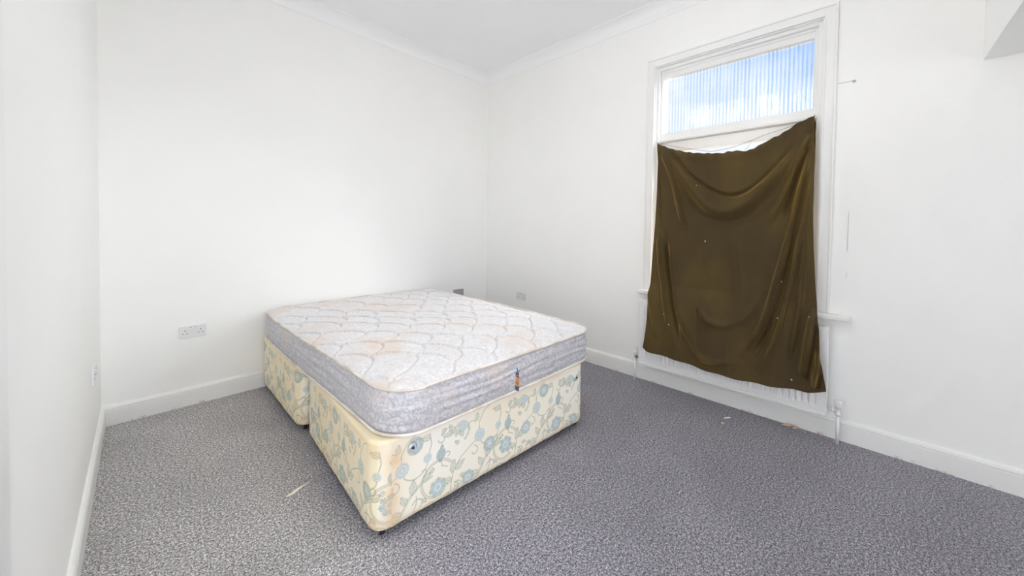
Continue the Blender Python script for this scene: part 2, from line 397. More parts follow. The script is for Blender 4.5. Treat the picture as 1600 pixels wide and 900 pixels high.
# reeded pane (wavy room side, flat outside)
ny = 42*10+1; ys = np.linspace(WY0+.045, WY1-.042, ny); P = np.zeros((ny, 2, 3))
wave = np.abs(np.sin(np.linspace(0, 42*PI, ny)))
def pane(name, y0, y1, z0, z1, xf, xb, mat, wavy=0):
    n = wavy*10+1 if wavy else 2
    yy = np.linspace(y0, y1, n)+2.67; xx = xf - (.0015*np.abs(np.sin(np.linspace(0, wavy*PI, n))) if wavy else np.zeros(n))
    loop = [(x, y) for x, y in zip(xx, yy)] + [(xb, y1+2.67), (xb, y0+2.67)]
    bm = bmesh.new(); a = [bm.verts.new((x, y, z0-WZ0)) for x, y in loop]; b2 = [bm.verts.new((x, y, z1-WZ0)) for x, y in loop]
    for k in range(len(loop)): bm.faces.new((a[k], a[(k+1) % len(loop)], b2[(k+1) % len(loop)], b2[k]))
    bm.faces.new(a); bm.faces.new(b2[::-1]); o = from_bm(name, bm, mat, win); return o
pane('reeded_pane', WY0+.045, WY1-.042, 2.10, 2.58, .082, .086, M_REED, 42)
pane('pane', WY0+.08, WY1-.08, .865, 1.95, .070, .074, M_GLASS)
# sill with rounded nose and returned ends
bm = bmesh.new(); wbox(bm, -.062, .045, WY0-.165, WY1+.10, .750, WZ0)
sill = from_bm('sill', bm, M_GLOSS, win, bevel=.012, seg=4)
# boxed plaster margins round the window, and the split seams they left in the paint
bm = bmesh.new()
add_box(bm, -.0015, 0, -3.352, -3.278, .80, 2.225); add_box(bm, -.003, 0, -3.372, -3.278, 2.228, 2.90)
add_box(bm, -.003, 0, -3.278, -1.99, 2.735, 2.745); add_box(bm, -.0025, 0, -2.059, -1.985, .14, 2.735); 
tag(from_bm('trim_4', bm, M_WALL), kind='structure')
bm = bmesh.new()
add_box(bm, -.004, 0, -3.3535, -3.3515, 1.18, 1.42); add_box(bm, -.004, 0, -3.3530, -3.3518, 1.02, 1.05); add_box(bm, -.004, 0, -3.366, -3.285, 2.2255, 2.2275)
add_box(bm, -.005, 0, -3.366, -3.350, 2.215, 2.229)
tag(from_bm('trim_5', bm, M_CRACK), kind='structure')

# ------------------------------------------------------------------ radiator
RY0, RY1, RZ0, RZ1 = -3.285, -2.075, .168, .712
rad = tag(empty('radiator', (-.075, (RY0+RY1)/2, 0)), 'white ribbed panel radiator under the window, mostly hidden by the hanging curtain', 'radiator')
ro = Vector((-.075, (RY0+RY1)/2, 0))
ys = np.linspace(RY0+.012, RY1-.012, 560); zs = np.concatenate([[RZ0+.012, RZ0+.045, RZ0+.05], np.linspace(RZ0+.06, RZ1-.08, 8), [RZ1-.07, RZ1-.062, RZ1-.03, RZ1-.022, RZ1-.008]])
P = np.zeros((len(ys), len(zs), 3)); P[..., 1] = ys[:, None]; P[..., 2] = zs[None, :]
env = np.clip((zs-(RZ0+.045))/.03, 0, 1)*np.clip(((RZ1-.055)-zs)/.03, 0, 1)
side = np.clip((ys-(RY0+.045))/.01, 0, 1)*np.clip(((RY1-.045)-ys)/.01, 0, 1)
rib = .5-.5*np.cos(2*PI*(ys-RY0-.045)/.0333)
rib = np.clip(rib*1.8-.4, 0, 1)
P[..., 0] = -.113 + .011*(env[None, :]*(side*rib)[:, None])
P -= np.array(ro)
grid_mesh('front_panel', P, M_WHITEMETAL, rad)
def rbox(name, x0, x1, y0, y1, z0, z1, mat=M_WHITEMETAL, bevel=.004):
    return box(name, x0-ro.x, x1-ro.x, y0-ro.y, y1-ro.y, z0, z1, mat, rad, bevel)
rbox('side_panel', -.1135, -.045, RY0, RY0+.014, RZ0, RZ1); rbox('side_panel', -.1135, -.045, RY1-.014, RY1, RZ0, RZ1)
bm = bmesh.new()      # top grille
for k in range(60):
    y = RY0+.014+(RY1-RY0-.028)*k/60; add_box(bm, -.112-ro.x, -.048-ro.x, y-ro.y, y+.009-ro.y, RZ1-.009, RZ1-.002)
add_box(bm, -.1135-ro.x, -.106-ro.x, RY0+.01-ro.y, RY1-.01-ro.y, RZ1-.012, RZ1); add_box(bm, -.052-ro.x, -.045-ro.x, RY0+.01-ro.y, RY1-.01-ro.y, RZ1-.012, RZ1)
from_bm('top_grille', bm, M_WHITEMETAL, rad)
rbox('back_panel', -.055, -.046, RY0+.014, RY1-.014, RZ0, RZ1-.02)
rbox('bottom_rail', -.117, -.100, RY0+.004, RY1-.004, RZ0-.006, RZ0+.014, M_DIRTY)
rbox('bracket', -.046, -.0005, RY0+.2, RY0+.23, RZ0+.02, RZ1-.06); rbox('bracket', -.046, -.0005, RY1-.23, RY1-.2, RZ0+.02, RZ1-.06)
def rl(name, prof, org, axis, mat=M_WHITEMETAL): return lathe(name, prof, mat, rad, Vector(org)-ro, axis, 18)
VY = RY0-.052
rl('valve_tail', [(.009, 0), (.009, .018), (.014, .019), (.014, .03), (.009, .031), (.009, .055)], (-.08, VY, .205), 'Y')
rl('valve', [(.009, .175), (.014, .178), (.014, .192), (.011, .195), (.011, .222), (.016, .226), (.021, .236), (.022, .262), (.017, .27), (.0, .271)], (-.08, VY, 0), 'Z')
rl('pipe', [(.0095, 0.), (.0095, .178)], (-.08, VY, 0), 'Z')
VY = RY1+.045
rl('valve_tail', [(.008, -.048), (.008, -.02), (.013, -.019), (.013, 0)], (-.08, VY, .205), 'Y', M_RUST)
rl('valve', [(.009, .18), (.013, .184), (.013, .20), (.010, .202), (.010, .225), (.014, .228), (.012, .26), (0, .262)], (-.08, VY, 0), 'Z')
rl('pipe', [(.0085, 0.), (.0085, .182)], (-.08, VY, 0), 'Z')

# ------------------------------------------------------------------ curtain
CT = [(-2.169, 2.016), (-2.219, 1.987), (-2.293, 1.95), (-2.419, 1.906), (-2.536, 1.883), (-2.671, 1.867), (-2.695, 1.874), (-2.748, 1.873), (-2.82, 1.861), (-2.883, 1.888), (-2.955, 1.926), (-3.024, 1.958), (-3.09, 2.007), (-3.145, 2.03), (-3.179, 2.039)]
CLf = [(-2.169, 2.016), (-2.186, 1.82), (-2.195, 1.607), (-2.193, 1.344), (-2.182, 1.081), (-2.17, 0.819), (-2.17, 0.561), (-2.156, 0.403), (-2.145, 0.333)]
CRt = [(-3.179, 2.039), (-3.185, 1.876), (-3.19, 1.63), (-3.191, 1.428), (-3.201, 1.187), (-3.214, 0.988), (-3.235, 0.759), (-3.254, 0.533), (-3.286, 0.343)]
CBt = [(-2.145, 0.333), (-2.181, 0.311), (-2.336, 0.304), (-2.432, 0.3), (-2.525, 0.291), (-2.634, 0.279), (-2.738, 0.273), (-2.854, 0.277), (-2.999, 0.287), (-3.132, 0.305), (-3.2, 0.309), (-3.239, 0.324), (-3.286, 0.343)]
FOLDS = [
('v', 0.018, 0.016, [(-2.228, 1.993), (-2.326, 1.876), (-2.448, 1.718), (-2.567, 1.613), (-2.668, 1.556), (-2.742, 1.544), (-2.811, 1.557), (-2.94, 1.666), (-3.046, 1.816), (-3.113, 1.927)]),
('r', 0.04, 0.06, [(-2.25, 1.942), (-2.378, 1.743), (-2.514, 1.538), (-2.643, 1.432), (-2.746, 1.426), (-2.847, 1.5), (-2.942, 1.612), (-3.06, 1.761), (-3.137, 1.901)]),
('v', 0.026, 0.055, [(-2.222, 1.946), (-2.413, 1.596), (-2.559, 1.4), (-2.675, 1.365), (-2.783, 1.377), (-2.882, 1.459), (-2.993, 1.608), (-3.09, 1.758), (-3.154, 1.898)]),
('r', 0.022, 0.018, [(-2.192, 1.97), (-2.267, 1.818), (-2.343, 1.609), (-2.404, 1.384), (-2.441, 1.295)]),
('v', 0.01, 0.01, [(-2.179, 1.952), (-2.213, 1.664), (-2.248, 1.311)]),
('r', 0.02, 0.018, [(-3.165, 1.926), (-3.117, 1.799), (-3.065, 1.618), (-3.01, 1.455), (-2.957, 1.334)]),
('r', 0.024, 0.014, [(-3.171, 1.888), (-3.149, 1.729), (-3.12, 1.555), (-3.086, 1.335), (-3.077, 1.305), (-3.035, 1.086), (-2.992, 0.886), (-2.962, 0.715), (-2.895, 0.553), (-2.824, 0.423)]),
('v', 0.018, 0.018, [(-3.168, 1.903), (-3.133, 1.76), (-3.093, 1.586), (-3.048, 1.395)]),
('r', 0.02, 0.012, [(-3.178, 1.85), (-3.168, 1.668), (-3.157, 1.451), (-3.144, 1.321), (-3.134, 1.306), (-3.105, 1.032), (-3.068, 0.768), (-3.018, 0.557), (-2.943, 0.369), (-2.903, 0.32)]),
('v', 0.018, 0.016, [(-3.106, 1.306), (-3.07, 1.064), (-3.03, 0.82), (-2.986, 0.622), (-2.899, 0.443)]),
('r', 0.016, 0.012, [(-3.153, 1.307), (-3.149, 1.13), (-3.14, 0.836), (-3.122, 0.605), (-3.098, 0.483)]),
('r', 0.02, 0.012, [(-2.221, 1.292), (-2.248, 0.993), (-2.306, 0.71), (-2.344, 0.5)]),
('v', 0.022, 0.016, [(-2.266, 1.293), (-2.318, 0.926), (-2.394, 0.624), (-2.445, 0.395)]),
('r', 0.022, 0.013, [(-2.313, 1.205), (-2.357, 0.858), (-2.406, 0.669), (-2.48, 0.515), (-2.564, 0.37), (-2.628, 0.346), (-2.814, 0.383)]),
('r', 0.014, 0.012, [(-2.16, 0.834), (-2.195, 0.692), (-2.24, 0.522), (-2.275, 0.412)]),
('r', 0.026, 0.016, [(-3.213, 0.825), (-3.196, 0.713), (-3.182, 0.573), (-3.165, 0.386)]),
('v', 0.018, 0.012, [(-3.23, 0.741), (-3.221, 0.605), (-3.204, 0.443), (-3.198, 0.35)]),
('r', 0.022, 0.01, [(-3.243, 0.588), (-3.242, 0.476), (-3.231, 0.406), (-3.225, 0.336)]),
('v', 0.014, 0.008, [(-3.256, 0.435), (-3.249, 0.389), (-3.244, 0.343)]),
('r', 0.01, 0.035, [(-2.798, 1.223), (-2.818, 0.978), (-2.826, 0.764)]),
('r', 0.012, 0.03, [(-2.531, 0.771), (-2.604, 0.649), (-2.714, 0.617), (-2.847, 0.694), (-2.923, 0.828), (-2.978, 0.995)]),
]
def resample(pts, n):
    p = np.array(pts, float); d = np.r_[0, np.cumsum(np.linalg.norm(np.diff(p, axis=0), axis=1))]; t = np.linspace(0, d[-1], n)
    return np.stack([np.interp(t, d, p[:, k]) for k in range(p.shape[1])], 1)
def smooth_line(p, k=9):
    q = p.copy()
    for _ in range(k): q[1:-1] = (q[:-2]+2*q[1:-1]+q[2:])/4
    return q
def dist_line(Q, pts):
    """distance of grid points Q (...,2) to a polyline, and the parameter 0..1 along it"""
    p = smooth_line(resample(pts, 60), 6); best = np.full(Q.shape[:-1], 1e9); par = np.zeros(Q.shape[:-1])
    for k in range(len(p)-1):
        a, e = p[k], p[k+1]-p[k]; t = np.clip(((Q-a)@e)/(e@e), 0, 1); dd = np.linalg.norm(Q-a-t[..., None]*e, axis=-1)
        m = dd < best; best[m] = dd[m]; par[m] = ((k+t)/(len(p)-1))[m]
    return best, par
nu, nv = 240, 340
tp, bt = smooth_line(resample(CT, nu), 10), smooth_line(resample(CBt, nu), 10)
lf, rg = smooth_line(resample(CLf, nv), 40), smooth_line(resample(CRt, nv), 40)
u = np.linspace(0, 1, nu)[:, None, None]; v = np.linspace(0, 1, nv)[None, :, None]
Q = (1-v)*tp[:, None]+v*bt[:, None]+(1-u)*lf[None]+u*rg[None]-((1-u)*(1-v)*tp[0]+u*(1-v)*tp[-1]+(1-u)*v*bt[0]+u*v*bt[-1])
z = Q[..., 1]
base = np.interp(z, [.3, .72, .76, .86, 1.0, 1.6, 2.1], [-.195, -.172, -.160, -.128, -.118, -.092, -.034])
disp = np.zeros(z.shape)
for kind, amp, wd, pts in FOLDS:
    dd, par = dist_line(Q, pts); prof = np.exp(-(dd/wd)**2)*np.clip(np.minimum(par, 1-par)*7, 0, 1)
    disp += (1 if kind == 'r' else -1)*amp*prof
rs = np.random.RandomState(3)
disp += .006*np.sin(Q[..., 0]*31+np.sin(z*2.3)*1.6)*np.clip((2.0-z), 0, 1)
disp += .0025*np.sin(Q[..., 0]*140+4*np.sin(z*6))*np.exp(-np.abs(z-tp[:, 1][:, None])/.05)*(u[..., 0] > .08)   # gathers at the hem
disp += .006*np.exp(-((tp[:, 1][:, None]-z-.03)/.03)**2)
corner = np.clip(np.minimum(u[..., 0]+v[..., 0]*2, (1-u[..., 0])+v[..., 0]*2)*6, 0.05, 1)
disp *= corner
lim = np.interp(z, [.70, .76, .86, 1.2, 1.9, 2.05], [.028, .025, .028, .034, .022, .004])
disp = np.where(disp < -lim, -lim, disp)
P = np.stack([base-disp*1.7, Q[..., 0], z+.0025*np.sin(Q[..., 0]*95)*np.exp(-v[..., 0]/.012)], -1)
cur = tag(empty('curtain', (-.05, -2.67, .3)), 'olive brown velvet curtain hung from two corners across the sash window, sagging in swags', 'curtain')
cob = grid_mesh('cloth', P-np.array([-.05, -2.67, .3]), M_VELVET, cur)
so = cob.modifiers.new('thickness', 'SOLIDIFY'); so.thickness = .003; so.offset = 1
def CP(y, z, x=-.02): return (x+.05, y+2.67, z-.3)
wire = [CP(*p) for p in smooth_line(resample([(-2.162, 2.021), (-2.30, 1.975), (-2.45, 1.93), (-2.58, 1.895), (-2.70, 1.905), (-2.82, 1.935), (-2.90, 1.965), (-3.02, 1.99), (-3.12, 2.015), (-3.178, 2.044)], 60), 3)]
tube('curtain_wire', wire, .0016, M_WIRE, cur)
tube('curtain_wire', [CP(*p) for p in [(-2.80, 1.932), (-2.84, 1.945), (-2.815, 1.90), (-2.79, 1.872)]], .0012, M_WIRE, cur)
for (y, z_) in ((-2.163, 2.024), (-3.178, 2.046)):
    lathe('nail', [(.001, -.025), (.0015, 0), (.004, .001), (.004, .003), (0, .0035)], M_WIRE, cur, (-.028+.05, y+2.67, z_-.3), 'X', 10)

# ------------------------------------------------------------------ divan fabric pattern (numpy painting)
CREAM, CREAM2 = np.array(lin((250, 246, 236))), np.array(lin((248, 238, 214)))
TEAL, TEALD, VINE, VINED = [np.array(lin(c)) for c in ((190, 207, 208), (160, 184, 190), (218, 219, 198), (158, 164, 146))]
def lerp(A, c, m): return A*(1-m[..., None])+c*m[..., None]
def ss(x, a, b): t = np.clip((x-a)/(b-a), 0, 1); return t*t*(3-2*t)
def vnoise(S, Z, sc, seed):
    """smooth value noise on the unrolled fabric"""
    rs = np.random.RandomState(seed); G = rs.rand(64, 64); x, y = S*sc, Z*sc
    xi, yi = np.floor(x).astype(int), np.floor(y).astype(int); fx, fy = x-xi, y-yi; fx = fx*fx*(3-2*fx); fy = fy*fy*(3-2*fy)
    g = lambda a, b: G[a % 64, b % 64]
    return (g(xi, yi)*(1-fx)+g(xi+1, yi)*fx)*(1-fy)+(g(xi, yi+1)*(1-fx)+g(xi+1, yi+1)*fx)*fy
def polyd(S, Z, pts):
    return dist_line(np.stack([S, Z], -1), pts)
class Painter:
    def __init__(s, S, Z, C): s.S, s.Z, s.C = S, Z, C
    def win(s, x, z, r):
        m = (np.abs(s.S-x) < r) & (np.abs(s.Z-z) < r)
        if not m.any(): return None
        a = np.where(m.any(1))[0]; b = np.where(m.any(0))[0]; return (slice(a[0], a[-1]+1), slice(b[0], b[-1]+1))
    def flower(s, x, z, r, petals, rot=0., kind='daisy'):
        w_ = s.win(x, z, r*1.6)
        if w_ is None: return
        dx, dz = s.S[w_]-x, s.Z[w_]-z; th = np.arctan2(dz, dx)+rot; rr = np.hypot(dx, dz)
        C = s.C[w_]
        if kind == 'daisy':
            edge = r*(.72+.28*np.abs(np.cos(th*petals/2))**.5+.06*np.cos(th*petals*3))
            m = 1-ss(rr, edge-.003, edge+.003); C = lerp(C, TEAL, m*.95)
            vein = (np.abs(np.sin(th*petals/2)) < .22+.001/np.maximum(rr, .004)) & (rr > r*.25)
            C = lerp(C, TEALD, m*vein*.75); C = lerp(C, VINED, (1-ss(np.abs(rr-edge+.002), .001, .0035))*.55)
            C = lerp(C, CREAM, (1-ss(np.abs(rr-r*.34), .0015, .004))*.7)
        elif kind == 'round':
            m = 1-ss(rr, r-.003, r+.002); C = lerp(C, TEAL, m*.75)
            C = lerp(C, TEALD, m*(np.sin(rr/r*PI*3.4+.8*np.sin(th*5)) > .35)*.8); C = lerp(C, VINED, (1-ss(np.abs(rr-r), .001, .0035))*.75)
            C = lerp(C, CREAM, (1-ss(rr, r*.15, r*.26))*.8)
        elif kind == 'carn':
            edge = r*(.8+.2*np.abs(np.sin(th*6))); m = 1-ss(rr, edge-.002, edge+.003)
            C = lerp(C, TEAL*.6+CREAM*.4, m); C = lerp(C, TEALD, m*(np.abs(np.sin(rr/r*7+np.abs(np.sin(th*6))*1.2)) < .42)*.7)
        elif kind == 'tulip':
            a, b2 = np.cos(rot)*dx+np.sin(rot)*dz, -np.sin(rot)*dx+np.cos(rot)*dz
            t = np.clip((b2+r)/(2*r), 0, 1); wdt = r*(.10+.62*np.sin(PI*np.clip(t*1.02, 0, 1)**.8)*(1-.35*t))
            cut = (t > .62) & (np.abs(np.abs(a)-r*.27*(1+.4*t)) < r*.22*(t-.62)/.38)
            m = (1-ss(np.abs(a), wdt-.002, wdt+.002))*((b2 > -r) & (b2 < r))*(1-cut*1.); C = lerp(C, TEAL*.92, m)
            C = lerp(C, VINED, m*((np.abs(np.abs(a)-r*.2) < .0018) | (np.abs(a) > wdt-.004))*.7)
            base_ = (np.hypot(a, b2+r*.95) < r*.24); C = lerp(C, VINED, base_*.7)
        s.C[w_] = C
    def line(s, pts, wd=.003, col=None, st=.75, double=False):
        p = np.array(pts); r = max(np.ptp(p[:, 0]), np.ptp(p[:, 1]))/2+.02; w_ = s.win((p[:, 0].max()+p[:, 0].min())/2, (p[:, 1].max()+p[:, 1].min())/2, r)
        if w_ is None: return
        dd, par = polyd(s.S[w_], s.Z[w_], pts); wv = wd*(1-.45*np.abs(par-.4)); col = VINED if col is None else col
        m = (1-ss(dd, wv*.5, wv*.5+.002))*st
        if double:
            s.C[w_] = lerp(s.C[w_], VINE, (1-ss(dd, .003, .006))*.6); m = (1-ss(np.abs(dd-.0045), .0006, .0022))*st
        s.C[w_] = lerp(s.C[w_], col, m)
    def arc(s, x, z, r, a0, a1, k=1., **kw):
        s.line([(x+r*(1-(1-k)*t)*math.cos(a0+(a1-a0)*t), z+r*(1-(1-k)*t)*math.sin(a0+(a1-a0)*t)) for t in np.linspace(0, 1, 14)], **kw)
    def leaf(s, x, z, L, rot, wd=.3):
        w_ = s.win(x, z, L*1.3)
        if w_ is None: return
        dx, dz = s.S[w_]-x, s.Z[w_]-z; a = np.cos(rot)*dx+np.sin(rot)*dz; b2 = -np.sin(rot)*dx+np.cos(rot)*dz-.25*a*a/L
        t = np.clip(a/L, 0, 1); hw = L*wd*np.sin(PI*t**.8)*(.75+.25*np.abs(np.sin(t*9)))
        m = (1-ss(np.abs(b2), hw-.002, hw+.0015))*((a > 0) & (a < L)); C = lerp(s.C[w_], VINE*.90+TEAL*.08, m*.65)
        C = lerp(C, VINED, ((np.abs(np.abs(b2)-hw) < .0022) & (a > 0) & (a < L))*.6+m*(np.abs(b2) < .0018)*.5); s.C[w_] = C
def paint_fabric(S, Z, shift=0., S0=0., S1=5.):
    """the same block repeats every 0.41 m"""
    C = lerp(np.broadcast_to(CREAM, S.shape+(3,)).copy(), CREAM2, np.clip(vnoise(S, Z, 3.2, 5)*1.3-.15, 0, 1))
    Pn = Painter(S, Z, C); k0 = int(math.floor((S0-shift)/.41))-1; k1 = int(math.ceil((S1-shift)/.41))+1
    for k in range(k0, k1):
        x = shift+k*.41; up_ = (k % 2 == 0)
        rz = .35 if up_ else .20
        Pn.arc(x+.275, .150, .092, R(35), R(300), .75, wd=.003, double=True)
        Pn.arc(x+.10, .10, .075, R(20), R(-170), .6, wd=.0026)
        Pn.arc(x+.165, .27, .065, R(-170), R(-5), 1., wd=.0026)
        Pn.line([(x+.105, .27), (x+.10, .33), (x+.13, .38), (x+.17, .40)], wd=.0026)
        Pn.line([(x+.04, .015), (x+.09, .065), (x+.14, .135), (x+.20, .175), (x+.245, .18)], wd=.0026, double=True)
        Pn.line([(x+.225, .27), (x+.245, .33), (x+.235, .38)], wd=.0026)
        Pn.line([(x+.295, .235), (x+.30, .205), (x+.33, .19)], wd=.0026)
        Pn.line([(x+.36, .02), (x+.345, .08), (x+.36, .15), (x+.40, .20), (x+.46, .235), (x+.51, .26)], wd=.0026)
        Pn.arc(x+.40, .33, .055, R(-60), R(210), .5, wd=.0026, double=True)
        Pn.arc(x+.36, .06, .04, R(80), R(-200), .4, wd=.003); Pn.arc(x+.18, .085, .03, R(160), R(-60), .5, wd=.003)
        Pn.arc(x+.335, .345, .03, R(180), R(-120), .4, wd=.003)
        for (lx, lz, L, rot) in [(.10, .075, .06, R(150)), (.12, .11, .05, R(100)), (.15, .14, .065, R(70)), (.20, .175, .05, R(20)), (.35, .15, .06, R(60)), (.37, .16, .06, R(10)), (.35, .11, .05, R(140)),
                                 (.36, .33, .055, R(100)), (.38, .32, .06, R(40)), (.36, .335, .05, R(165)), (.06, .035, .04, R(170)), (.24, .355, .05, R(150)), (.005, .30, .04, R(110)), (.36, .05, .045, R(30)), (.20, .10, .03, R(-60))]:
            Pn.leaf(x+lx, lz, L, rot)
        for (ax_, az_, ar_, aa, ab) in [(.05, .33, .03, 20, 250), (.245, .04, .032, 200, -60), (.31, .10, .022, 0, 240), (.07, .20, .028, 90, -170), (.205, .215, .02, -90, 170), (.33, .245, .02, 180, -80), (.38, .08, .025, -30, 220), (.02, .05, .02, 60, 300), (.30, .33, .022, 180, 420), (.13, .02, .02, 20, 230)]:
            Pn.arc(x+ax_, az_, ar_, R(aa), R(ab), .35, wd=.0026)
        for (lx, lz, L, rot) in [(.31, .03, .045, R(40)), (.05, .10, .035, R(200)), (.26, .21, .03, R(200)), (.08, .345, .04, R(60)), (.32, .37, .035, R(-150)), (.19, .03, .04, R(120)), (.40, .12, .03, R(-40)), (.39, .27, .03, R(120))]:
            Pn.leaf(x+lx, lz, L, rot, .34)
        Pn.flower(x+.105, .268, .034, 12, 0, 'carn'); Pn.flower(x+.165, rz, .036 if up_ else .034, 5, 0, 'round')
        Pn.flower(x+.225, .272, .021, 7, 0, 'carn'); Pn.flower(x+.295, .268, .037, 5, R(-8), 'tulip')
        Pn.flower(x+.278, .115 if up_ else .15, .043, 7, .3, 'daisy'); Pn.flower(x+.02 if up_ else x+.035, .186 if up_ else .085, .050 if k == 0 else .036, 9, .1, 'daisy')
        Pn.flower(x+.415, .345, .026, 8, 0, 'carn')
    return Pn.C

def rr_perimeter(hx, hy, r, step):
    """points and outward normals round a rounded rectangle, starting at the (-x,-y) corner's end on the -y side and running +x"""
    segs = []; out = []
    cs = [((hx-r, -hy+r), -90), ((hx-r, hy-r), 0), ((-hx+r, hy-r), 90), ((-hx+r, -hy+r), 180)]
    a = (-hx+r, -hy)
    for (cx, cy_), a0 in cs:
        st = (cx+r*math.cos(R(a0)), cy_+r*math.sin(R(a0)))
        L = math.dist(a, st); n = max(1, int(L/step))
        nrm = (math.cos(R(a0)), math.sin(R(a0)))
        for k in range(n): out.append((a[0]+(st[0]-a[0])*k/n, a[1]+(st[1]-a[1])*k/n, *nrm))
        m = max(3, int(r*PI/2/step))
        for k in range(m):
            t = R(a0+90*k/m); out.append((cx+r*math.cos(t), cy_+r*math.sin(t), math.cos(t), math.sin(t)))
        t = R(a0+90); a = (cx+r*math.cos(t), cy_+r*math.sin(t))
    return np.array(out)
def disc_map(x, y, hx, hy, r):
    X, Y = x.copy(), y.copy(); m = (np.abs(x) > hx-r) & (np.abs(y) > hy-r)
    a = (np.abs(x)-(hx-r))/r; b2 = (np.abs(y)-(hy-r))/r
    X = np.where(m, np.sign(x)*(hx-r+r*a*np.sqrt(np.clip(1-b2*b2/2, 0, 1))), X); Y = np.where(m, np.sign(y)*(hy-r+r*b2*np.sqrt(np.clip(1-a*a/2, 0, 1))), Y)
    return X, Y
def divan(name, cx, cy_, hx, hy, rz, label, step, shift, castors, buttons, stain):
    root = tag(empty(name, (cx, cy_, 0), rz), label, 'bed base', 'two halves of the split divan base')
    per = rr_perimeter(hx, hy, .075, step); n = len(per)
    d = np.r_[0, np.cumsum(np.linalg.norm(np.diff(per[:, :2], axis=0), axis=1))]
    S = d + .060      # so s = 0 sits where the near corner would be
    Z0, Z1 = .048, .42
    zz = list(np.arange(Z0, Z1-.016, step)); offs = [0.]*len(zz)
    for a in np.linspace(0, PI/2, 7): zz.append(Z1-.016+.016*math.sin(a)); offs.append(-.016*(1-math.cos(a)))
    for q in (.03, .05): zz.append(Z1+.001); offs.append(-q)
    zz, offs = np.array(zz), np.array(offs)
    P = np.zeros((n, len(zz), 3)); SS = np.broadcast_to(S[:, None], (n, len(zz))); ZZ = np.broadcast_to(zz[None, :], (n, len(zz)))
    puck = .0022*(vnoise(SS, ZZ, 9, 2)-.5)+.0035*np.exp(-((ZZ-.05)/.02)**2)*(vnoise(SS, ZZ*0, 30, 7)-.5)
    off = offs[None, :]+puck-.006*np.exp(-((ZZ-Z0)/.012)**2)
    P[..., 0] = per[:, 0:1]+per[:, 2:3]*off; P[..., 1] = per[:, 1:2]+per[:, 3:4]*off; P[..., 2] = zz[None, :]+.003*(vnoise(SS, ZZ*0, 6, 9)-.5)*(ZZ < .06)
    tot = d[-1]+step
    Sw = np.where(SS > tot-.12, SS-tot, SS)       # keep the near corner continuous
    C = paint_fabric(SS, ZZ-.0, shift, 0., tot+.1)
    yell = np.clip(np.exp(-((Z0+.0-ZZ)/.03)**2)*.6+np.exp(-((ZZ-Z1)/.03)**2)*.55, 0, 1)*(.5+vnoise(SS, ZZ, 12, 4)*.7)
    C = lerp(C, np.array(lin((232, 205, 158))), np.clip(yell*.75, 0, 1))
    side = ((SS > hx*2-.02) & (SS < tot)).astype(float)*.75  # shade tone painted on the flanks: yellower than the foot face
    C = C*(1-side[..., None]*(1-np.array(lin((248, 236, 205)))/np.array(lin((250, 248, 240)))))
    for (s0, z0, rs_, rz_, st_) in stain:
        m = np.exp(-((Sw-s0)/rs_)**2-((ZZ-z0)/rz_)**2)*st_*(.6+.6*vnoise(SS, ZZ, 25, 11)); C = lerp(C, np.array(lin((222, 182, 122))), np.clip(m, 0, 1))
    top = np.clip((ZZ-(Z1-.012))/.012, 0, 1); C = lerp(C, np.array(lin((240, 226, 190))), top*.85)
    ob = grid_mesh('upholstery', P, M_TICK, root, wrap_u=True, attrs={'fabric': C})
    # top panel
    nx, ny = 60, 44; X = np.linspace(-1, 1, nx)[:, None]*(hx-.03)*np.ones((1, ny)); Y = np.linspace(-1, 1, ny)[None, :]*(hy-.03)*np.ones((nx, 1))
    rr = np.random.RandomState(4); Zt = Z1+.001+.0015*vnoise(X+3, Y+3, 6, 3)
    X, Y = disc_map(X, Y, hx-.03, hy-.03, .06); PT = np.stack([X, Y, Zt], -1); Ct = np.broadcast_to(np.array(lin((240, 226, 188))), PT.shape).copy()
    Ct = lerp(Ct, np.array(lin((228, 196, 140))), np.clip(vnoise(X+5, Y+5, 5, 8)*1.2-.55, 0, 1))
    grid_mesh('top_panel', PT, M_TICK, root, attrs={'fabric': Ct})
    bm = bmesh.new(); per2 = rr_perimeter(hx-.012, hy-.012, .065, .02); 
    lo = [bm.verts.new((p[0], p[1], Z0-.006)) for p in per2]; hi = [bm.verts.new((p[0], p[1], Z0+.01)) for p in per2]
    for k in range(len(lo)): bm.faces.new((lo[k], lo[(k+1) % len(lo)], hi[(k+1) % len(lo)], hi[k]))
    bm.faces.new(lo[::-1]); bm.faces.new(hi)
    from_bm('underside_cloth', bm, M_BLACK, root)
    for (x, y) in castors:
        cs = empty('castor', (x, y, 0)); cs.parent = root
        bm = bmesh.new(); add_lathe(bm, [(.004, -.009), (.0165, -.009), (.0175, -.006), (.0175, .006), (.0165, .009), (.004, .009)], (0, 0, .0175), 'X', 24)
        from_bm('wheel', bm, M_PLASTIC_BLACK, cs, True)
        bm = bmesh.new(); add_box(bm, -.015, -.011, -.010, .010, .014, .040); add_box(bm, .011, .015, -.010, .010, .014, .040); add_box(bm, -.015, .015, -.012, .012, .036, .042)
        from_bm('fork', bm, M_METAL, cs, bevel=.0015)
    for (x, z) in buttons:
        bt_ = lathe('button', [(.021, 0), (.021, -.003), (.016, -.008), (.010, -.010), (.008, -.006), (0., -.006)], M_SILVER, root, (x, -hy-.0005, z), 'Y', 24)
        lathe('button_stud', [(.0055, 0), (.0055, -.005), (.003, -.008), (0, -.0085)], M_PLASTIC_BLACK, bt_, (x, -hy-.0065, z), 'Y', 12)
    return root
th = math.atan2(-2.108+2.035, -1.031+2.39)
fx, fy = math.cos(th), math.sin(th); hx, hy = 1.403/2, .515
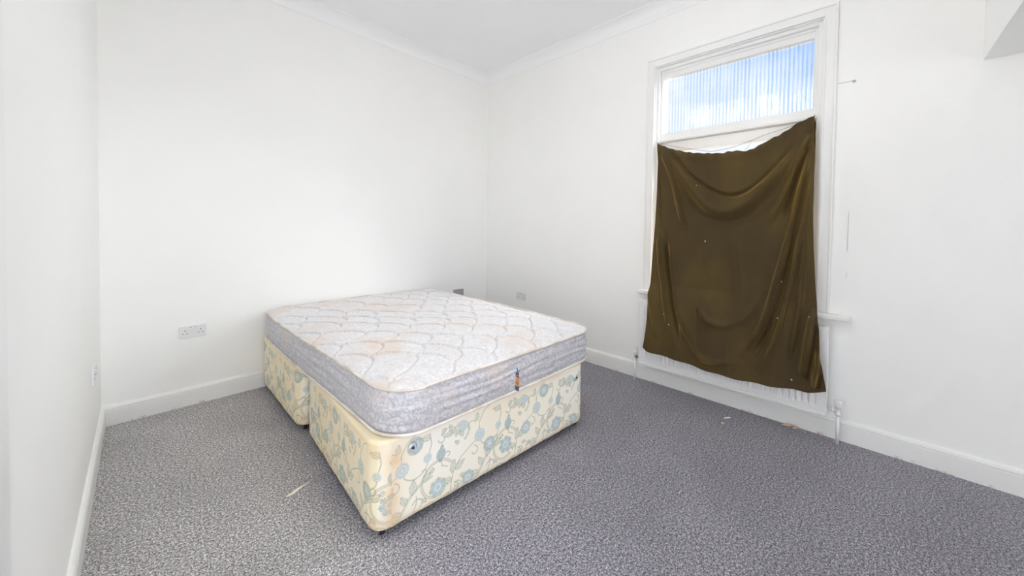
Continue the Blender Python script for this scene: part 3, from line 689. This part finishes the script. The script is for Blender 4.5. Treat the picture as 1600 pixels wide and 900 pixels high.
# foot half: near-left corner at (-2.39,-2.035)
cxf, cyf = -2.412+fx*hx-fy*hy, -2.056+fy*hx+fx*hy
divan('divan_base', cxf, cyf, hx, hy, th, 'cream divan bed base half at the foot, blue floral fabric with two silver buttons', .003, 0.,
      [(-hx+.055, -hy+.055), (hx-.045, -hy+.05), (-hx+.055, hy-.055), (hx-.055, hy-.055)], [(-hx+.165, .352), (hx-.105, .347)],
      [(.075, .33, .05, .05, .55), (.06, .14, .035, .12, .65), (-.02, .37, .05, .03, .4), (.0, .08, .06, .03, .3)])
divan('divan_base', -2.385+.68, -.497, .68, .468, 0., 'cream divan bed base half at the head, pushed against the wall beyond the gap', .0035, .17,
      [(-.625, -.41), (.625, -.41), (-.625, .41), (.625, .41)], [], [(.02, .1, .05, .06, .4)])

# ------------------------------------------------------------------ mattress
MX0, MX1, MY0, MY1 = -2.380, -.855, -2.115, -.030
mcx, mcy, mhx, mhy = (MX0+MX1)/2, (MY0+MY1)/2, (MX1-MX0)/2, (MY1-MY0)/2
MZ0, MZ1, MR = .424, .618, .17
mat_o = tag(empty('mattress', (mcx, mcy, MZ0)), 'off-white quilted mattress with grey damask sides and faint peach stains on its top', 'mattress')
# true rounded shape of the side: slightly irregular plan
def plan(x, y):
    """old mattress: sides wander a centimetre"""
    return x-.022*(x > 0)*x/mhx*np.clip(-y/mhy, -1, 1)+.010*np.sin(y*2.4+.6)*np.sign(x)*np.abs(x)/mhx, y+.008*np.sin(x*2.2+1.)*np.sign(y)*np.abs(y)/mhy
nx, ny = 250, 330
x = np.linspace(-mhx, mhx, nx)[:, None]*np.ones((1, ny)); y = np.linspace(-mhy, mhy, ny)[None, :]*np.ones((nx, 1))
X, Y = disc_map(x, y, mhx, mhy, MR)
def quilt(X, Y):
    """fish-scale stitching, rounded ends pointing to +X"""
    A_, B2, row = .155, .190, .145
    Xw = X+.045*np.sin(Y*4.1)+.03*np.sin(X*5+Y*6.3)+.10*(vnoise(X+4, Y+4, 3.1, 31)-.5); Yw = Y+.03*np.sin(X*4.3+1)+.08*(vnoise(X+4, Y+4, 3.7, 32)-.5); best = np.full(X.shape, 9.); done = np.zeros(X.shape, bool); hgt = np.zeros(X.shape)
    r0 = math.floor((-mhx-.3)/row)
    for k in range(r0, -r0+3):
        cx = k*row; cyo = (k % 2)*A_; dy = Yw-cyo; dy = dy-np.round(dy/(2*A_))*2*A_
        q = np.sqrt(np.clip(((Xw-cx)/B2), -9, 9)**2+(dy/(A_*1.04))**2)
        ins = (Xw-cx > 0) & (q < 1)
        # rows further to -X lie on top
        new = ins & ~done; dd = (1-q)*A_
        best = np.where(new, dd, best); done |= new
    return best
qd = quilt(X, Y); qd = np.where(qd > 1, .05, qd)
de = np.minimum(np.minimum(mhx-np.abs(x), mhy-np.abs(y)), 1.)
Zt = MZ1-MZ0+.018*(1-np.exp(-de/.07))+.008*(1-np.exp(-de/.5))
puff = .013*(1-np.exp(-np.clip(qd, 0, 1)/.014))
Zt += (puff-.009)*np.clip(de/.03, 0, 1) + .010*(vnoise(X+4, Y+4, 2.2, 6)-.5)*np.clip(de/.2, 0, 1) + .0035*(vnoise(X+4, Y+4, 22, 16)-.5)*np.clip(de/.05, 0, 1)
Xp, Yp = plan(X, Y)
grid_mesh('quilted_top', np.stack([Xp, Yp, Zt], -1), M_MTOP, mat_o)
per = rr_perimeter(mhx, mhy, MR, .010); px, py = plan(per[:, 0], per[:, 1])
d = np.r_[0, np.cumsum(np.linalg.norm(np.diff(per[:, :2], axis=0), axis=1))]
zt = np.linspace(0, 1, 40); P = np.zeros((len(per), 40, 3))
SS = np.broadcast_to(d[:, None], (len(per), 40)); TT = np.broadcast_to(zt[None, :], SS.shape)
closed = np.clip(np.minimum(SS, d[-1]-SS)/.05, 0, 1)
bul = .016*np.sin(PI*TT)**.6 + closed*(.0035*np.sin(TT*2*PI*4.5+1.6*np.sin(SS*5)+1.2*vnoise(SS, TT*2, 3, 12)*4)*(vnoise(SS, TT*3, 2.2, 13)) + .005*(vnoise(SS, TT*1.5, 11, 14)-.5))
P[..., 0] = px[:, None]+per[:, 2:3]*(bul-.006); P[..., 1] = py[:, None]+per[:, 3:4]*(bul-.006); P[..., 2] = TT*(MZ1-MZ0-.004)+.002
grid_mesh('border', P, M_MSIDE, mat_o, wrap_u=True)
bm = bmesh.new()
bm.faces.new([bm.verts.new((a, b2, .001)) for a, b2 in zip(px[::3], py[::3])][::-1]); from_bm('base_panel', bm, M_MSIDE, mat_o)
for zc, oo in ((MZ1-MZ0+.002, .003), (.008, .004)):
    tube('piping', [(px[k]+per[k, 2]*oo, py[k]+per[k, 3]*oo, zc+.003*math.sin(d[k]*3+zc*9)*(zc > .1)) for k in range(0, len(per), 2)], .0065, M_PIPING, mat_o, True)
# folded fabric tag on the foot side
tx, ty = -1.665-mcx, MY0-mcy
tagp = empty('label_tag', (tx, ty-.010, .070)); tagp.parent = mat_o; tagp.scale = (1.15, 1.9, 1.25); tagp.rotation_euler = (0, 0, R(-14))
def leaf_tag(name, z0, z1, w0, w1, mat):
    bm = bmesh.new()
    vs = [bm.verts.new(c) for c in [(-w0, -.002, z0), (0, -.013 if w0 > .003 else -.004, z0), (w0, -.002, z0), (-w1, -.002, z1), (0, -.013 if w1 > .003 else -.004, z1), (w1, -.002, z1), (-w0, .008, z0), (w0, .008, z0), (-w1, .008, z1), (w1, .008, z1)]]
    for f in [(0, 1, 4, 3), (1, 2, 5, 4), (0, 3, 8, 6), (2, 7, 9, 5), (6, 8, 9, 7), (3, 4, 5, 9, 8), (0, 6, 7, 2, 1)]: bm.faces.new([vs[i] for i in f])
    return from_bm(name, bm, mat, tagp)
leaf_tag('tag_end', .022, .050, .012, .001, M_TAGB); leaf_tag('tag_middle', -.025, .022, .013, .012, M_TAGO); leaf_tag('tag_end', -.045, -.025, .004, .013, M_TAGB)

# ------------------------------------------------------------------ sockets
def socket(loc, rz, label, face, grp=None):
    """double socket lying on the wall; local -Y faces into the room"""
    s = tag(empty('wall_socket', loc, rz), label, 'socket')
    box('faceplate', -.073, .073, -.010, 0, -.043, .043, face, s, .003)
    for x in (-.012, .012): box('rocker_switch', x-.006, x+.006, -.0135, -.010, .018, .034, face, s, .001)
    for c in (-.042, .042):
        for (dx, dz, w_, h_) in ((0, .010, .003, .0055), (-.011, -.012, .0045, .003), (.011, -.012, .0045, .003)):
            box('pin_slot', c+dx-w_/1.3, c+dx+w_/1.3, -.0106, -.0098, dz-h_/1.3, dz+h_/1.3, M_SLOT, s)
    for x in (-.011, .013): box('switch_mark', x-.005, x+.005, -.0141, -.0134, .030, .033, M_SLOT, s)
    return s
socket((-2.797, 0, .527), 0, 'white double wall socket on the bed-head wall, left of the bed', M_SOCK)
socket((-.433, 0, .520), 0, 'grey wall socket just behind the far right corner of the mattress', M_SOCKGREY)
socket((0, -.617, .512), -PI/2, 'white double wall socket on the window wall, between the bed and the curtain', M_SOCK)
socket((XL, -.58, .507), PI/2, 'white wall socket on the left wall beside the corner, seen edge on', M_SOCK)

# ------------------------------------------------------------------ bits on the carpet
def scrap(name, pts, h_, loc, rz, mat, label, cat):
    bm = bmesh.new(); lo = [bm.verts.new((x, y, .001+.002*math.sin(x*90))) for x, y in pts]; hi = [bm.verts.new((x, y, .001+h_+.002*math.sin(x*90+.6))) for x, y in pts]
    for k in range(len(lo)): bm.faces.new((lo[k], lo[(k+1) % len(lo)], hi[(k+1) % len(lo)], hi[k]))
    bm.faces.new(lo[::-1]); bm.faces.new(hi); o = from_bm(name, bm, mat); o.location = (*loc, 0.002); o.rotation_euler = (0, 0, rz)
    return tag(o, label, cat)
scrap('paper_scrap', [(-.055, -.006), (-.03, -.011), (.0, -.008), (.028, -.003), (.058, -.001), (.054, .003), (.02, .004), (.002, .009), (-.03, .008), (-.056, .002)], .002, (-2.527, -1.477), R(17), M_PAPER,
      'long pale paper scrap lying on the carpet left of the bed', 'scrap')
scrap('thread', [(-.045, -.0015), (0, .001), (.045, 0), (.045, .003), (0, .004), (-.045, .0015)], .0015, (-3.01, -.285), R(8), M_PAPER, 'thin pale thread on the carpet near the left skirting corner', 'thread')
scrap('plaster_crumb', [(-.022, -.004), (-.004, -.006), (.006, -.001), (.018, -.006), (.024, .002), (.014, .007), (0, .003), (-.018, .005)], .005, (-.232, -2.777), R(-45), M_WHITECRUMB, 'tiny white plaster crumb on the carpet in front of the radiator', 'crumb')
scrap('wood_crumb', [(-.011, -.004), (.004, -.008), (.011, .0), (.004, .007), (-.008, .005)], .005, (-.330, -2.776), R(-30), M_WOOD, 'tiny tan crumb on the carpet just below the white crumb', 'crumb')
scrap('wood_splinter', [(-.024, -.002), (-.008, -.006), (.02, -.006), (.028, -.001), (.014, .005), (-.016, .004)], .006, (-.047, -3.083), R(-78), M_WOOD, 'pale wood splinter on the carpet against the skirting under the radiator', 'splinter')
scrap('wood_splinter', [(-.012, -.004), (.004, -.007), (.015, .0), (.005, .006), (-.010, .004)], .006, (-.052, -3.128), R(-60), M_WOOD, 'shorter wood splinter beside the longer one, nearer the radiator valve', 'splinter')
